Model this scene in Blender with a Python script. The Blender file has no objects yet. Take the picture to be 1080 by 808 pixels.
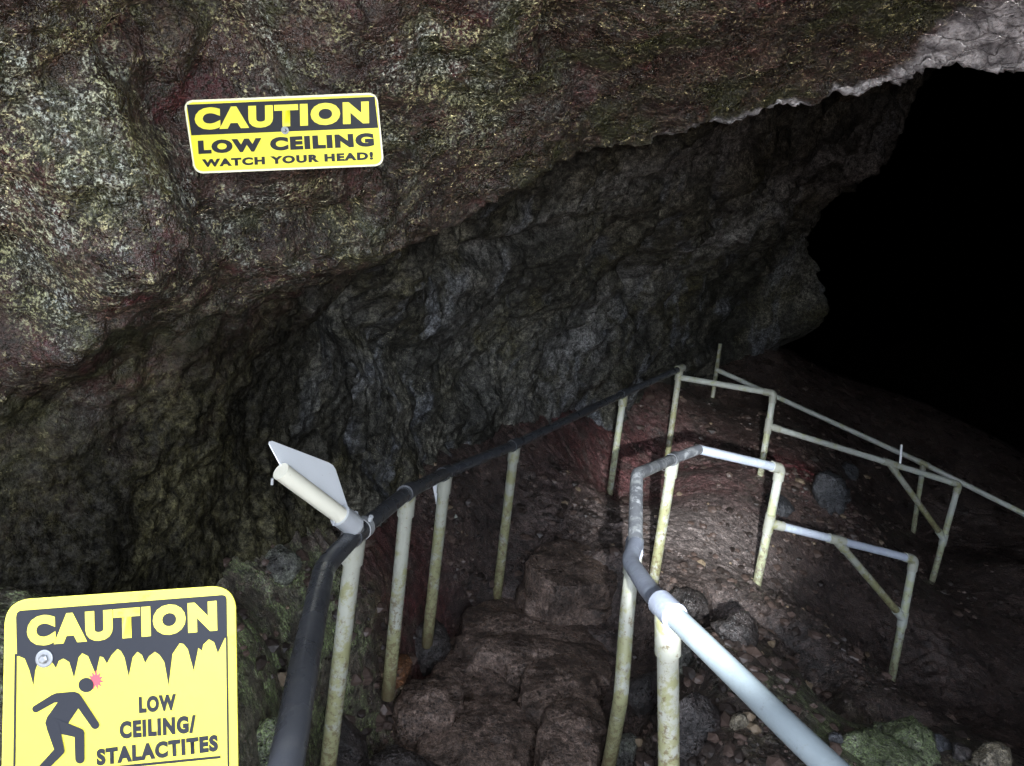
import bpy, bmesh, math, random
import numpy as np
from mathutils import Vector, Matrix
random.seed(4); rng = np.random.RandomState(7)
scene = bpy.context.scene
COL = scene.collection

# ------------------------------------------------------------------ camera
FPX = 786.0
CAM = np.array([0.0, 0.0, 1.6])
_p, _r = math.radians(14), math.radians(8)
FW = np.array([0, math.cos(_p), -math.sin(_p)])
_U0 = np.array([0, math.sin(_p), math.cos(_p)]); _R0 = np.array([1.0, 0, 0])
RT = math.cos(_r)*_R0 + math.sin(_r)*_U0
UP = math.cos(_r)*_U0 - math.sin(_r)*_R0
def ray(px, py): return FW + (px-540)/FPX*RT - (py-404)/FPX*UP
def at(px, py, d): return CAM + d*ray(px, py)
def on_plane(px, py, p0, n):
    q = ray(px, py); return CAM + q*(np.dot(p0-CAM, n)/np.dot(q, n))
def on_z(px, py, z):
    q = ray(px, py); return CAM + q*((z-CAM[2])/q[2])
cam_d = bpy.data.cameras.new('camera'); cam = bpy.data.objects.new('camera', cam_d); COL.objects.link(cam)
M = Matrix.Identity(4)
for i in range(3): M[i][0], M[i][1], M[i][2], M[i][3] = RT[i], UP[i], -FW[i], CAM[i]
cam.matrix_world = M
cam_d.sensor_fit = 'HORIZONTAL'; cam_d.angle = 2*math.atan(540/FPX); cam_d.clip_start = .02; cam_d.clip_end = 500
scene.camera = cam

# ------------------------------------------------------------------ noise
_perm = rng.permutation(256); _perm = np.concatenate([_perm, _perm, _perm])
_g = rng.normal(size=(256, 3)); _g /= np.linalg.norm(_g, axis=1)[:, None]
def gn(P):
    i = np.floor(P).astype(np.int64); f = P-i; i &= 255
    u = f*f*f*(f*(f*6-15)+10); out = 0
    for dx in (0, 1):
        wx = u[:, 0] if dx else 1-u[:, 0]
        a = _perm[i[:, 0]+dx]
        for dy in (0, 1):
            wy = u[:, 1] if dy else 1-u[:, 1]
            b = _perm[a+i[:, 1]+dy]
            for dz in (0, 1):
                wz = u[:, 2] if dz else 1-u[:, 2]
                g = _g[_perm[b+i[:, 2]+dz] & 255]
                out = out + wx*wy*wz*(g[:, 0]*(f[:, 0]-dx)+g[:, 1]*(f[:, 1]-dy)+g[:, 2]*(f[:, 2]-dz))
    return out*1.5
def fbm(P, sc, octv=4, gain=.5, ridge=False, off=0.0):
    P = np.asarray(P)*sc+off; a, t, o = 1.0, 0, 0.0
    for k in range(octv):
        n = gn(P)
        if ridge: n = 1-2*np.abs(n)
        o = o+a*n; t += a; a *= gain; P = P*2.03+17.3
    return o/t
def worley(P, sc, off=0.0):
    """cell noise: distance between the two nearest cell borders, and a random value per cell"""
    P = np.asarray(P)*sc+off; i = np.floor(P).astype(np.int64); f = P-i
    f1 = np.full(len(P), 9.0); f2 = f1.copy(); v = np.zeros(len(P))
    for dx in (-1, 0, 1):
        for dy in (-1, 0, 1):
            for dz in (-1, 0, 1):
                h = _perm[_perm[_perm[(i[:, 0]+dx) & 255]+((i[:, 1]+dy) & 255)]+((i[:, 2]+dz) & 255)]
                q = np.stack([(h*7 % 256)/256., (h*53 % 256)/256., (h*101 % 256)/256.], 1)+np.array([dx, dy, dz])-f
                d = np.sqrt((q**2).sum(1)); n1 = d < f1
                f2 = np.where(n1, f1, np.minimum(f2, d)); v = np.where(n1, (h*29 % 256)/256., v); f1 = np.where(n1, d, f1)
    return f2-f1, v
def sstep(a, b, x):
    t = np.clip((x-a)/(b-a), 0, 1); return t*t*(3-2*t)

class RBF:
    def __init__(s, X, Y, c=.3, lam=1e-3):
        s.X = np.asarray(X, float); s.c = c; n, d = s.X.shape
        K = -np.sqrt(((s.X[:, None]-s.X[None])**2).sum(2)+c*c)+np.eye(n)*-lam
        Pm = np.hstack([np.ones((n, 1)), s.X])
        A = np.block([[K, Pm], [Pm.T, np.zeros((d+1, d+1))]])
        s.w = np.linalg.solve(A, np.concatenate([Y, np.zeros(d+1)]))
    def __call__(s, Q):
        o = s.w[-(s.X.shape[1]+1)] + Q @ s.w[-s.X.shape[1]:]
        for k in range(len(s.X)): o = o - s.w[k]*np.sqrt(((Q-s.X[k])**2).sum(1)+s.c**2)
        return o

# ------------------------------------------------------------------ object helpers
def finish(o, parent=None):
    COL.objects.link(o)
    if parent is not None:
        o.parent = parent
        if parent.type == 'EMPTY' or True:
            w = parent.location.copy(); q = parent.parent
            while q is not None: w += q.location; q = q.parent
            for v in o.data.vertices: v.co -= w
    return o
def tag(o, label=None, cat=None, group=None, kind=None):
    if label: o['label'] = label
    if cat: o['category'] = cat
    if group: o['group'] = group
    if kind: o['kind'] = kind
    return o
def empty(name, loc, label, cat, group=None):
    o = bpy.data.objects.new(name, None); o.location = Vector(loc); o.empty_display_size = .05
    COL.objects.link(o); return tag(o, label, cat, group)
def mesh_obj(name, V, F, mat, parent=None, smooth=True, attrs=None):
    me = bpy.data.meshes.new(name); me.from_pydata([tuple(v) for v in V], [], [tuple(f) for f in F])
    if attrs:
        for k, a in attrs.items():
            at_ = me.attributes.new(k, 'FLOAT', 'POINT'); at_.data.foreach_set('value', np.asarray(a, np.float32))
    me.materials.append(mat)
    if smooth: me.polygons.foreach_set('use_smooth', np.ones(len(me.polygons), bool))
    me.update()
    return finish(bpy.data.objects.new(name, me), parent)
def grid_obj(name, V, nu, nv, mat, attrs):
    me = bpy.data.meshes.new(name); n = len(V)
    me.vertices.add(n); me.vertices.foreach_set('co', np.asarray(V, np.float32).ravel())
    idx = np.arange(nu*nv).reshape(nu, nv)
    q = np.stack([idx[:-1, :-1], idx[1:, :-1], idx[1:, 1:], idx[:-1, 1:]], -1).reshape(-1, 4)
    me.loops.add(q.size); me.loops.foreach_set('vertex_index', q.ravel().astype(np.int32))
    me.polygons.add(len(q)); me.polygons.foreach_set('loop_start', np.arange(0, q.size, 4, dtype=np.int32))
    me.polygons.foreach_set('loop_total', np.full(len(q), 4, np.int32))
    me.polygons.foreach_set('use_smooth', np.ones(len(q), bool))
    me.update(calc_edges=True)
    for k, a in attrs.items():
        at_ = me.attributes.new(k, 'FLOAT', 'POINT'); at_.data.foreach_set('value', np.asarray(a, np.float32))
    me.materials.append(mat)
    o = bpy.data.objects.new(name, me); COL.objects.link(o); return o

# ------------------------------------------------------------------ materials
class NB:
    def __init__(s, name):
        s.m = bpy.data.materials.new(name); s.m.use_nodes = True
        s.t = s.m.node_tree; s.n = s.t.nodes; s.b = s.n['Principled BSDF']; s._tc = None
    def link(s, a, b): s.t.links.new(a, b)
    def co(s):
        if s._tc is None: s._tc = s.n.new('ShaderNodeTexCoord')
        return s._tc.outputs['Object']
    def noise(s, sc, det=4, rough=.55, dist=0, stretch=None):
        x = s.n.new('ShaderNodeTexNoise'); x.inputs['Scale'].default_value = sc; x.inputs['Detail'].default_value = det
        x.inputs['Roughness'].default_value = rough; x.inputs['Distortion'].default_value = dist
        c = s.co()
        if stretch:
            mp = s.n.new('ShaderNodeMapping'); mp.inputs['Scale'].default_value = stretch; s.link(c, mp.inputs[0]); c = mp.outputs[0]
        s.link(c, x.inputs['Vector']); return x.outputs['Fac']
    def vor(s, sc, feat='F1', out='Distance', rnd=1):
        x = s.n.new('ShaderNodeTexVoronoi'); x.feature = feat; x.inputs['Scale'].default_value = sc
        s.link(s.co(), x.inputs['Vector']); return x.outputs[out]
    def crack(s, sc, w=.05, warp=.25):
        x = s.n.new('ShaderNodeTexVoronoi'); x.feature = 'DISTANCE_TO_EDGE'; x.inputs['Scale'].default_value = sc
        nx = s.n.new('ShaderNodeTexNoise'); nx.inputs['Scale'].default_value = sc*1.3; nx.inputs['Detail'].default_value = 2
        s.link(s.co(), nx.inputs['Vector']); vm = s.n.new('ShaderNodeVectorMath'); vm.operation = 'MULTIPLY_ADD'
        s.link(nx.outputs['Color'], vm.inputs[0]); vm.inputs[1].default_value = (warp*2/sc*1.5,)*3; s.link(s.co(), vm.inputs[2])
        s.link(vm.outputs[0], x.inputs['Vector']); return s.ramp(x.outputs['Distance'], 0, w)
    def attr(s, name):
        x = s.n.new('ShaderNodeAttribute'); x.attribute_name = name; return x.outputs['Fac']
    def ramp(s, v, a, b, lo=0, hi=1):
        x = s.n.new('ShaderNodeMapRange'); x.interpolation_type = 'SMOOTHSTEP'
        for k, q in zip(('From Min', 'From Max', 'To Min', 'To Max'), (a, b, lo, hi)): x.inputs[k].default_value = q
        s.link(v, x.inputs[0]); return x.outputs[0]
    def math(s, op, a, b):
        x = s.n.new('ShaderNodeMath'); x.operation = op
        for i, q in enumerate((a, b)):
            if isinstance(q, (int, float)): x.inputs[i].default_value = q
            else: s.link(q, x.inputs[i])
        return x.outputs[0]
    def mix(s, f, a, b):
        x = s.n.new('ShaderNodeMix'); x.data_type = 'RGBA'
        for i, q in ((0, f), (6, a), (7, b)):
            if isinstance(q, tuple): x.inputs[i].default_value = (*q, 1)
            elif isinstance(q, (int, float)): x.inputs[i].default_value = q
            else: s.link(q, x.inputs[i])
        return x.outputs[2]
    def bump(s, h, dist, strength=1, prev=None):
        x = s.n.new('ShaderNodeBump'); x.inputs['Distance'].default_value = dist
        if isinstance(strength, (int, float)): x.inputs['Strength'].default_value = strength
        else: s.link(strength, x.inputs['Strength'])
        s.link(h, x.inputs['Height'])
        if prev is not None: s.link(prev, x.inputs['Normal'])
        return x.outputs[0]
    def grit(s, c, sc, lo=.30, hi=1.75, sh=.5):
        g = s.ramp(s.noise(sc, 5, .8, .2), .34, .68, lo, hi); g2 = s.ramp(s.noise(sc*3.1, 3, .8), .36, .64, sh, 2-sh)
        x = s.n.new('ShaderNodeVectorMath'); x.operation = 'SCALE'; s.link(c, x.inputs[0]); s.link(s.math('MULTIPLY', g, g2), x.inputs['Scale'])
        return x.outputs[0]
    def out(s, col, rough=.5, normal=None, spec=.5, metal=0):
        for k, q in (('Base Color', col), ('Roughness', rough), ('Metallic', metal), ('Specular IOR Level', spec)):
            if isinstance(q, tuple): s.b.inputs[k].default_value = (*q, 1)
            elif isinstance(q, (int, float)): s.b.inputs[k].default_value = q
            else: s.link(q, s.b.inputs[k])
        if normal is not None: s.link(normal, s.b.inputs['Normal'])
        return s.m

def mat_cave():
    n = NB('cave_rock')
    moss, pale = n.attr('moss'), n.attr('pale')
    big = n.noise(1.6, 5, .6, .6); mid = n.noise(5, 5, .65, .8); fine = n.noise(38, 4, .7, .3); grain = n.noise(150, 2, .7)
    # near, overgrown rock
    c = n.mix(n.ramp(n.noise(8, 6, .75, .6), .40, .64), (.020, .010, .008), (.078, .044, .036)); c = n.mix(n.math('MULTIPLY', n.ramp(n.noise(4.5, 4, .65, .5), .56, .66), .8), c, (.075, .020, .022))
    c = n.mix(n.ramp(n.noise(2.3, 5, .65, 1), .50, .62), c, (.036, .037, .014))
    lich = n.math('MULTIPLY', n.ramp(n.noise(2.9, 6, .72, 1.2), .44, .58), n.math('MULTIPLY', n.ramp(grain, .44, .56), n.ramp(n.noise(62, 4, .75, .5), .42, .56)))
    lc = n.mix(n.ramp(n.noise(7, 3, .6), .40, .60), (.58, .62, .56), (.54, .54, .30))
    c = n.mix(n.math('MULTIPLY', lich, n.attr('lichen')), c, lc)
    sp = n.math('MULTIPLY', n.ramp(fine, .54, .61), n.ramp(grain, .50, .58))
    sp = n.math('MULTIPLY', sp, n.ramp(n.noise(3.3, 4, .65), .40, .56))
    c = n.mix(sp, c, (.55, .50, .28))
    c = n.mix(n.ramp(n.noise(75, 3, .75, .4), .40, .52, .92, 0), c, n.mix(n.ramp(big, .4, .6), (.02, .014, .010), (.015, .016, .007)))
    # bare rock deeper in
    w = n.noise(1.3, 6, .62, 1.4, (1, 1, .7))
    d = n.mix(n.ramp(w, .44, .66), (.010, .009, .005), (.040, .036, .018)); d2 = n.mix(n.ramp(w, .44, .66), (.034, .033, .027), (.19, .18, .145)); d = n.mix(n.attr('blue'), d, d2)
    d = n.mix(n.ramp(n.noise(1.1, 4, .6, .8), .5, .64), d, (.060, .055, .028))
    streak = n.ramp(n.noise(1.8, 5, .6, 2.2, (1, 1, .45)), .54, .66)
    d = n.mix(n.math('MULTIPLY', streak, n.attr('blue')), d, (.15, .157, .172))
    d = n.mix(n.ramp(fine, .35, .7, .6, 0), d, (.02, .019, .017))
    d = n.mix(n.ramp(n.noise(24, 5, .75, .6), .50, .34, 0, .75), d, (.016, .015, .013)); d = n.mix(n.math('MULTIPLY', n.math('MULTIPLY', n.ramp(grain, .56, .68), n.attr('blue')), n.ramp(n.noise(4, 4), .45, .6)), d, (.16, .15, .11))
    d = n.mix(n.math('MULTIPLY', n.attr('coat'), n.ramp(n.noise(3.5, 6, .7, .8), .36, .60)), d, (.19, .188, .185))
    d = n.grit(d, 26, .28, 1.9, .55)
    c = n.mix(moss, d, c)
    pl = n.mix(n.ramp(n.noise(11, 5, .7, .5), .38, .60), (.24, .24, .265), (.84, .86, .93))
    pl = n.mix(n.ramp(fine, .3, .48, 1, 0), pl, (.10, .10, .11))
    c = n.mix(pale, c, pl)
    ck2 = n.crack(11, .06)
    c = n.mix(n.math('MULTIPLY', n.ramp(ck2, 0, .6, .45, 0), n.ramp(moss, 0, 1, .12, 1)), c, (.010, .009, .008))
    b = n.bump(mid, .03, .5); fs = n.math('MULTIPLY', n.ramp(moss, 0, 1, .42, 1), n.ramp(pale, 0, 1, 1, .45)); b = n.bump(ck2, .010, n.ramp(moss, 0, 1, .08, .5), b); b = n.bump(n.noise(16, 5, .65, .4), .018, .7, b)
    b = n.bump(fine, .018, fs, b); b = n.bump(grain, .007, fs, b)
    rg = n.ramp(n.noise(9, 4, .7), .35, .65, .16, .50); rg = n.math('ADD', rg, n.math('MULTIPLY', n.math('SUBTRACT', 1.0, moss), .34)); rg = n.math('ADD', rg, n.math('MULTIPLY', pale, .4))
    return n.out(c, rg, b, n.math('ADD', n.ramp(moss, 0, 1, .03, .6), n.math('MULTIPLY', n.attr('blue'), .2)))
def mat_floor():
    n = NB('cave_floor')
    mid = n.noise(4, 6, .65, .6); fine = n.noise(34, 5, .7, .3); grain = n.noise(120, 3, .7)
    c = n.mix(n.ramp(mid, .36, .66), (.030, .021, .018), (.080, .056, .048))
    c = n.mix(n.math('MULTIPLY', n.attr('red'), n.ramp(n.noise(6, 4), .3, .6)), c, (.15, .034, .038))
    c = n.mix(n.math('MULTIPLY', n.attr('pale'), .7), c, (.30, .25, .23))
    c = n.mix(n.math('MULTIPLY', n.attr('green'), n.ramp(n.noise(11, 5, .7), .3, .6, .25, .9)), c, (.115, .108, .078))
    g = n.math('MULTIPLY', n.attr('green'), n.math('MULTIPLY', n.ramp(n.noise(8, 5, .7), .44, .58), n.ramp(grain, .38, .62)))
    c = n.mix(g, c, (.22, .29, .12))
    c = n.grit(c, 30, .30, 1.8, .5)
    sp = n.math('MULTIPLY', n.ramp(fine, .60, .66), n.ramp(n.noise(5, 3), .45, .6))
    c = n.mix(sp, c, (.20, .15, .12))
    v = n.noise(14, 4, .6, .6)
    b = n.bump(v, .014, .5); b = n.bump(fine, .016, 1, b); b = n.bump(grain, .006, 1, b)
    return n.out(c, n.ramp(n.noise(7, 4, .7), .35, .65, .17, .46), b, .6)
def mat_stone(name, c0, c1, green=0.0, gc=(.085, .11, .045), rough=(.24, .52), pits=True):
    n = NB(name)
    mid = n.noise(7, 5, .65, .5); fine = n.noise(45, 4, .7, .2); grain = n.noise(160, 2, .7)
    c = n.mix(n.ramp(mid, .36, .64), c0, c1)
    if green:
        g = n.math('MULTIPLY', n.ramp(n.noise(6, 5, .7), .62-.3*green, .74-.3*green), n.ramp(grain, .36, .6))
        c = n.mix(g, c, gc)
    c = n.mix(n.ramp(grain, .62, .74, 0, .55), c, (.24, .20, .18))
    c = n.grit(c, 34, .45, 1.6, .55)
    pit = n.ramp(n.vor(42), .14, .30); pk = n.math('MAXIMUM', pit, n.ramp(n.noise(6, 3), .48, .56))
    c = n.mix(n.ramp(pk, 0, 1, .75, 0), c, (.012, .010, .009))
    b = n.bump(n.noise(20, 4, .6, .3), .016, .6); b = n.bump(pk, .012, .9, b); b = n.bump(fine, .014, 1, b)
    b = n.bump(grain, .005, 1, b)
    return n.out(c, n.ramp(n.noise(10, 3), .35, .65, rough[0], rough[1]), b, .5)
def mat_pipe(name, base, dirt, algae, wear=.0, wc=(.3, .3, .3), rough=.42, stain=1.0):
    n = NB(name); al = n.attr('along')
    blot = n.noise(5, 3, .6)
    c = n.mix(n.ramp(n.noise(9, 4, .6), .4, .75, 0, .35), base, tuple(x*.72 for x in base))
    if wear:
        c = n.mix(n.ramp(n.noise(26, 5, .7, 0, (1, 1, 1)), .66-.22*wear, .74-.22*wear), c, wc)
    s1 = n.math('ADD', n.noise(16, 5, .7), n.math('MULTIPLY', al, .24))
    c = n.mix(n.ramp(n.math('ADD', s1, n.math('MULTIPLY', blot, .25)), .645, .775, 0, .9*stain), c, algae)
    s2 = n.math('ADD', n.noise(48, 5, .75), n.math('MULTIPLY', al, .20))
    c = n.mix(n.ramp(s2, .605, .72, 0, .85*stain), c, dirt)
    c = n.mix(n.ramp(al, .82, 1.0, 0, .8), c, tuple(x*.6 for x in dirt))
    b = n.bump(n.noise(60, 4, .7), .0016, .5)
    return n.out(c, n.ramp(n.noise(12, 3), .3, .7, rough-.08, rough+.16), b, .5)
def mat_plain(name, col, rough=.4, metal=0, dirt=0, dc=(.1, .09, .07), sc=30, spec=.5):
    n = NB(name)
    c = n.mix(n.ramp(n.noise(6, 3), .35, .7, 0, .25), col, tuple(x*.8 for x in col))
    if dirt: c = n.mix(n.ramp(n.noise(sc, 6, .75), .72-.2*dirt, .80-.2*dirt, 0, .8), c, dc)
    return n.out(c, rough, n.bump(n.noise(40, 3), .0006, .4), spec, metal)

ROCK = mat_cave(); FLOOR = mat_floor()
CREAM = mat_pipe('weathered_cream_pipe', (.33, .335, .285), (.12, .09, .045), (.23, .23, .11))
GREYP = mat_pipe('weathered_grey_pipe', (.42, .44, .40), (.16, .13, .09), (.36, .38, .22))
DARKP = mat_pipe('charcoal_pipe', (.045, .048, .055), (.05, .045, .04), (.13, .13, .12), .15, (.08, .08, .085), .28, .12)
WORN = mat_pipe('worn_dark_pipe', (.10, .105, .115), (.05, .05, .05), (.20, .21, .21), .7, (.26, .27, .28), .40)
BLUEW = mat_pipe('white_blue_pipe', (.40, .44, .52), (.12, .11, .09), (.46, .53, .54), .25, (.36, .40, .44), .40)
BLUEP = mat_pipe('pale_blue_grey_pipe', (.165, .195, .21), (.12, .11, .09), (.19, .23, .24), .25, (.13, .15, .16), .36, .5)
SLATEP = mat_pipe('slate_grey_pipe', (.20, .22, .27), (.10, .08, .06), (.24, .27, .32), .3, (.30, .33, .37), .40)
RING = mat_plain('cream_fitting_edge', (.72, .70, .58), .45, 0, .5, (.35, .30, .16))
STEEL = mat_plain('galvanised_steel', (.50, .52, .54), .38, .35, .3)
ALU = mat_plain('dull_aluminium_plate', (.86, .89, .92), .42, .0, .35, (.35, .33, .28))
YEL = mat_plain('yellow_sign_paint', (.80, .74, .03), .35, 0, .30, (.62, .58, .20), 90)
YELP = mat_plain('pale_yellow_sign_paint', (.64, .57, .06), .35, 0, .75, (.62, .54, .015), 5)
BLK = mat_plain('sun_bleached_black_ink', (.013, .015, .021), .5, 0, .3, (.05, .05, .055), 120, .22)
EDGE = mat_plain('cream_sign_edge', (.78, .77, .55), .4, 0, .3, (.5, .45, .2))
EDGE2 = mat_plain('yellow_sign_edge', (.80, .72, .08), .4, 0, .4, (.45, .36, .06))
RED = mat_plain('red_ink', (.75, .06, .08), .4)

# ------------------------------------------------------------------ key pixel / distance table for the rails
K = dict(L0=((375, 563), (343, 832), 2.3), L1=((430, 519), (412, 705), 2.9), L2=((470, 499), (453, 655), 3.5), L3=((543, 469), (525, 622), 4.2),
         L4=((658, 415), (643, 520), 5.7), L5=((717, 389), (703, 488), 6.4),
         R0=((704, 643), (706, 880), 1.88), R1=((670, 580), (645, 792), 2.75), R2=((710, 484), (690, 608), 3.9), R3=((823, 494), (798, 617), 4.4),
         R4=((964, 590), (938, 728), 4.8), F1=((816, 415), (801, 506), 5.95), F2=((1011, 511), (983, 613), 6.2),
         D1=((756, 390), (752, 420), 8.2), D2=((974, 489), (963, 562), 7.4))
def base_pt(k):
    a, b, d = K[k]; A = at(*a, d)
    ds = np.linspace(d*.6, d*1.5, 2000); P = np.array([at(*b, q) for q in ds])
    return P[np.argmin(((P-A)[:, :2]**2).sum(1))]
TOP = {k: at(*v[0], v[2]) for k, v in K.items()}
BASE = {k: base_pt(k) for k in K}

# ------------------------------------------------------------------ floor height field
fc = [BASE[k] for k in ('L0', 'L1', 'L2', 'L3', 'L4', 'L5', 'R0', 'R1', 'R2', 'R3', 'R4', 'F2', 'D1', 'D2')]
fc += [at(*q) for q in ((540, 806, 2.1), (560, 560, 4.75), (600, 600, 4.2), (740, 560, 4.95), (745, 500, 6.0), (750, 440, 7.3), (790, 540, 5.4),
       (740, 690, 3.0), (760, 790, 2.45), (850, 650, 4.1), (860, 720, 3.5), (900, 800, 2.75), (1000, 806, 2.95), (1068, 806, 3.0), (1070, 740, 5.0), (1000, 690, 5.2), (1075, 600, 6.4),
       (880, 520, 6.2), (860, 460, 7.6), (1060, 470, 9.2), (960, 420, 10.2), (850, 380, 9.6), (780, 345, 9.4), (600, 440, 6.0), (560, 470, 5.3), (480, 545, 4.4), (690, 405, 7.4),
       (400, 575, 3.6), (330, 600, 3.0), (280, 690, 2.35), (275, 800, 1.85), (180, 640, 2.3), (60, 640, 1.9))]
fc += [np.array(q) for q in ((0, 0, 0), (.4, .4, -.02), (-.9, 0, .1), (1.2, 0.2, -.05), (2.5, 0.3, -.3), (0, -3, .7), (-4, -4, 1.0), (5, -4, .6), (6, 1, -.9), (0, -10, 1.6),
       (8, 5, -1.7), (6, 14, -2.3), (11, 12, -2.3), (9, 24, -3.2), (16, 24, -3.2), (3, 13, -1.4), (0, 9, .2), (-4, 5, .8), (-4, 1, .7))]
fc = np.array(fc)
floor_base = RBF(fc[:, :2], fc[:, 2], .25, 2e-3)
crack = np.array([at(*q)[:2] for q in ((700, 655, 3.2), (765, 610, 4.0), (830, 655, 3.9), (868, 705, 3.6), (895, 757, 3.2), (960, 775, 3.4))])
crack2 = np.array([at(*q)[:2] for q in ((560, 585, 4.5), (605, 590, 4.35), (650, 640, 3.8))])
def polydist(Q, L):
    o = np.full(len(Q), 9e9)
    for a, b in zip(L[:-1], L[1:]):
        ab = b-a; t = np.clip(((Q-a) @ ab)/(ab @ ab), 0, 1); o = np.minimum(o, np.linalg.norm(Q-a-t[:, None]*ab, axis=1))
    return o
def blob(Q, c, r): return np.exp(-((Q-c[:2])**2).sum(1)/r**2)
STAIR = np.array([[0, .3], [.1, 1.2], [.13, 2.3], [.34, 3.35]])
def floor_z(Q, detail=True):
    Q = np.asarray(Q, float); z = floor_base(Q)
    z = z - .32*sstep(.75, .50, polydist(Q, STAIR))
    P3 = np.c_[Q, np.zeros(len(Q))]
    w = P3 + .25*np.c_[fbm(P3, 1.3, 2), fbm(P3, 1.3, 2, off=9), np.zeros(len(Q))]
    dc = polydist(w[:, :2], crack); z = z - .16*np.exp(-(dc/.09)**2)
    z = z - .05*np.exp(-(polydist(w[:, :2], crack2)/.03)**2)
    if detail:
        near = np.exp(-np.maximum(0, np.hypot(Q[:, 0]-1, Q[:, 1]-3)-7)/6)
        z = z + near*(1-.5*sstep(1.2, 2.2, Q[:, 0]))*(.040*fbm(w, 1.1, 4) + .012*fbm(w, 3.2, 4, .55, True) + .018*fbm(P3, 9, 3, .6))
        # small ropy terraces
        t = fbm(w, 1.1, 4, .6, off=33)*7; z = z + near*.020*(sstep(.42, .58, t-np.floor(t))-(t-np.floor(t)))*1.6*sstep(-.1, .3, fbm(P3, .9, 2, off=50))
    z = z + near*(.009*fbm(P3, 24, 3, .6)+.012*np.abs(fbm(w, 7, 3, .6, off=20)))
    return z
def axis(segs):
    o = []
    for a, b, n in segs: o.append(np.linspace(a, b, n, endpoint=False))
    return np.append(np.concatenate(o), segs[-1][1])
xs = axis([(-400, -12, 8), (-12, -2.6, 40), (-2.6, 5, 520), (5, 16, 110), (16, 60, 20), (60, 400, 6)])
ys = axis([(-400, -12, 8), (-12, .3, 60), (.3, 7.6, 560), (7.6, 26, 150), (26, 90, 20), (90, 400, 6)])
GX, GY = np.meshgrid(xs, ys, indexing='ij'); Q = np.c_[GX.ravel(), GY.ravel()]
Qc = np.c_[np.clip(Q[:, 0], -10, 16), np.clip(Q[:, 1], -12, 26)]
Z = floor_z(Qc)
hot = at(740, 560, 4.95)
red = np.maximum.reduce([blob(Q, at(846, 497, 6.4), .42), .8*blob(Q, at(700, 470, 6.2), .8), .6*blob(Q, at(440, 640, 3.7), .4), .45*blob(Q, at(620, 470, 5.9), .7)])
pale = np.maximum.reduce([.95*blob(Q, hot, .72), .4*blob(Q, at(745, 490, 6.1), .8)])  # paler landing: the torch's pool of light is also painted into the floor
green = np.maximum.reduce([blob(Q, at(290, 690, 2.4), .7), .9*blob(Q, at(330, 640, 2.8), .4), blob(Q, at(200, 650, 2.2), .7), .9*blob(Q, at(920, 795, 2.8), .45), .5*blob(Q, at(380, 700, 2.6), .3)])
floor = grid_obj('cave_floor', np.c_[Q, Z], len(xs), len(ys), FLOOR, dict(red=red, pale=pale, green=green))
floor['kind'] = 'structure'

# ------------------------------------------------------------------ cave shell (walls and roof)
AO = np.array([1.2, 0, .6]); AX = np.array([.5, math.sqrt(3)/2, 0]); E1 = np.array([-math.sqrt(3)/2, .5, 0])
def to_cyl(P):
    P = np.atleast_2d(P)-AO; s = P @ AX; u = P @ E1; v = P[:, 2]
    th = np.arctan2(v, u); th = np.where(th < -math.pi/2, th+2*math.pi, th)
    return np.c_[s, th], np.hypot(u, v)
near_px = [(300, 140, 1.72), (200, 100, 1.62), (400, 170, 1.90), (0, 0, 1.3), (0, 150, 1.42), (0, 300, 1.62), (95, 300, 1.58), (95, 345, 1.70), (250, 270, 1.90), (400, 262, 2.15), (100, 220, 1.55),
           (470, 235, 2.45), (300, 20, 1.55), (540, 0, 1.62), (540, 100, 1.95), (560, 185, 2.45), (700, 0, 1.62), (700, 140, 2.5), (830, 0, 1.65), (830, 110, 2.5), (950, 90, 2.4), (1050, 40, 2.15), (1080, 90, 2.3), (1080, -50, 1.8), (640, 165, 2.55)]
near_w = [(0, 0, 2.4), (-.8, 0, 2.3), (.9, .3, 2.35), (0, -1.2, 3.3), (1.8, .6, 2.4), (3.2, 1.4, 2.0), (-1.6, 0, 1.5), (-1.8, -1.5, 2.6), (-2.2, -2.5, 1.5), (-2.2, 0, .5), (4.2, 2, .5), (4.6, 1, -.8), (0, -3.4, 4.6), (3, -2, 3.8), (5, -1, 1.5), (-1.8, .6, .3)]
far_px = [(0, 350, 1.70), (0, 450, 1.82), (0, 560, 1.85), (100, 450, 2.02), (100, 600, 2.05), (200, 400, 2.2), (200, 520, 2.4), (300, 480, 2.95), (300, 550, 2.9), (300, 330, 2.5), (400, 330, 3.0), (400, 430, 3.6), (400, 520, 3.7),
          (480, 330, 4.0), (480, 430, 4.6), (560, 240, 3.9), (560, 330, 4.8), (560, 430, 5.4), (640, 210, 4.2), (640, 300, 5.5), (640, 400, 6.4), (720, 180, 4.6), (720, 280, 6.3), (720, 360, 7.3), (800, 160, 5.2), (800, 250, 7), (790, 320, 8.6),
          (870, 150, 6.2), (895, 200, 7.6), (850, 275, 9.0), (940, 155, 7.0), (830, 330, 9.4)]
far_w = [(-.5, -2, 2.8), (0, 0, 2.9), (1, .5, 3.0), (2.5, 2, 3.6), (3, 3, 4.8), (4.5, 4, 5.5), (6, 7, 6), (9, 14, 6), (12, 20, 6.5), (-1.8, 0, .6), (-1.6, 1.0, .6), (9, 4, .5), (8.5, 3, -1), (15, 10, .5), (19, 18, .5), (15, 10, -1.5),
         (2.0, 14, .5), (2.0, 21, .5), (2.5, 14, -1.0), (0.8, 11.5, .8), (6, 1, 1.5), (-2.4, -2.5, .8), (5, 16, 6.2)]+[tuple(AO+AX*s_+E1*10*math.cos(t_)+np.array([0, 0, 10*math.sin(t_)])) for s_ in (30, 45, 60, 75) for t_ in (-.6, .2, 1, 1.8, 2.6, 3.4, 4)]
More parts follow.
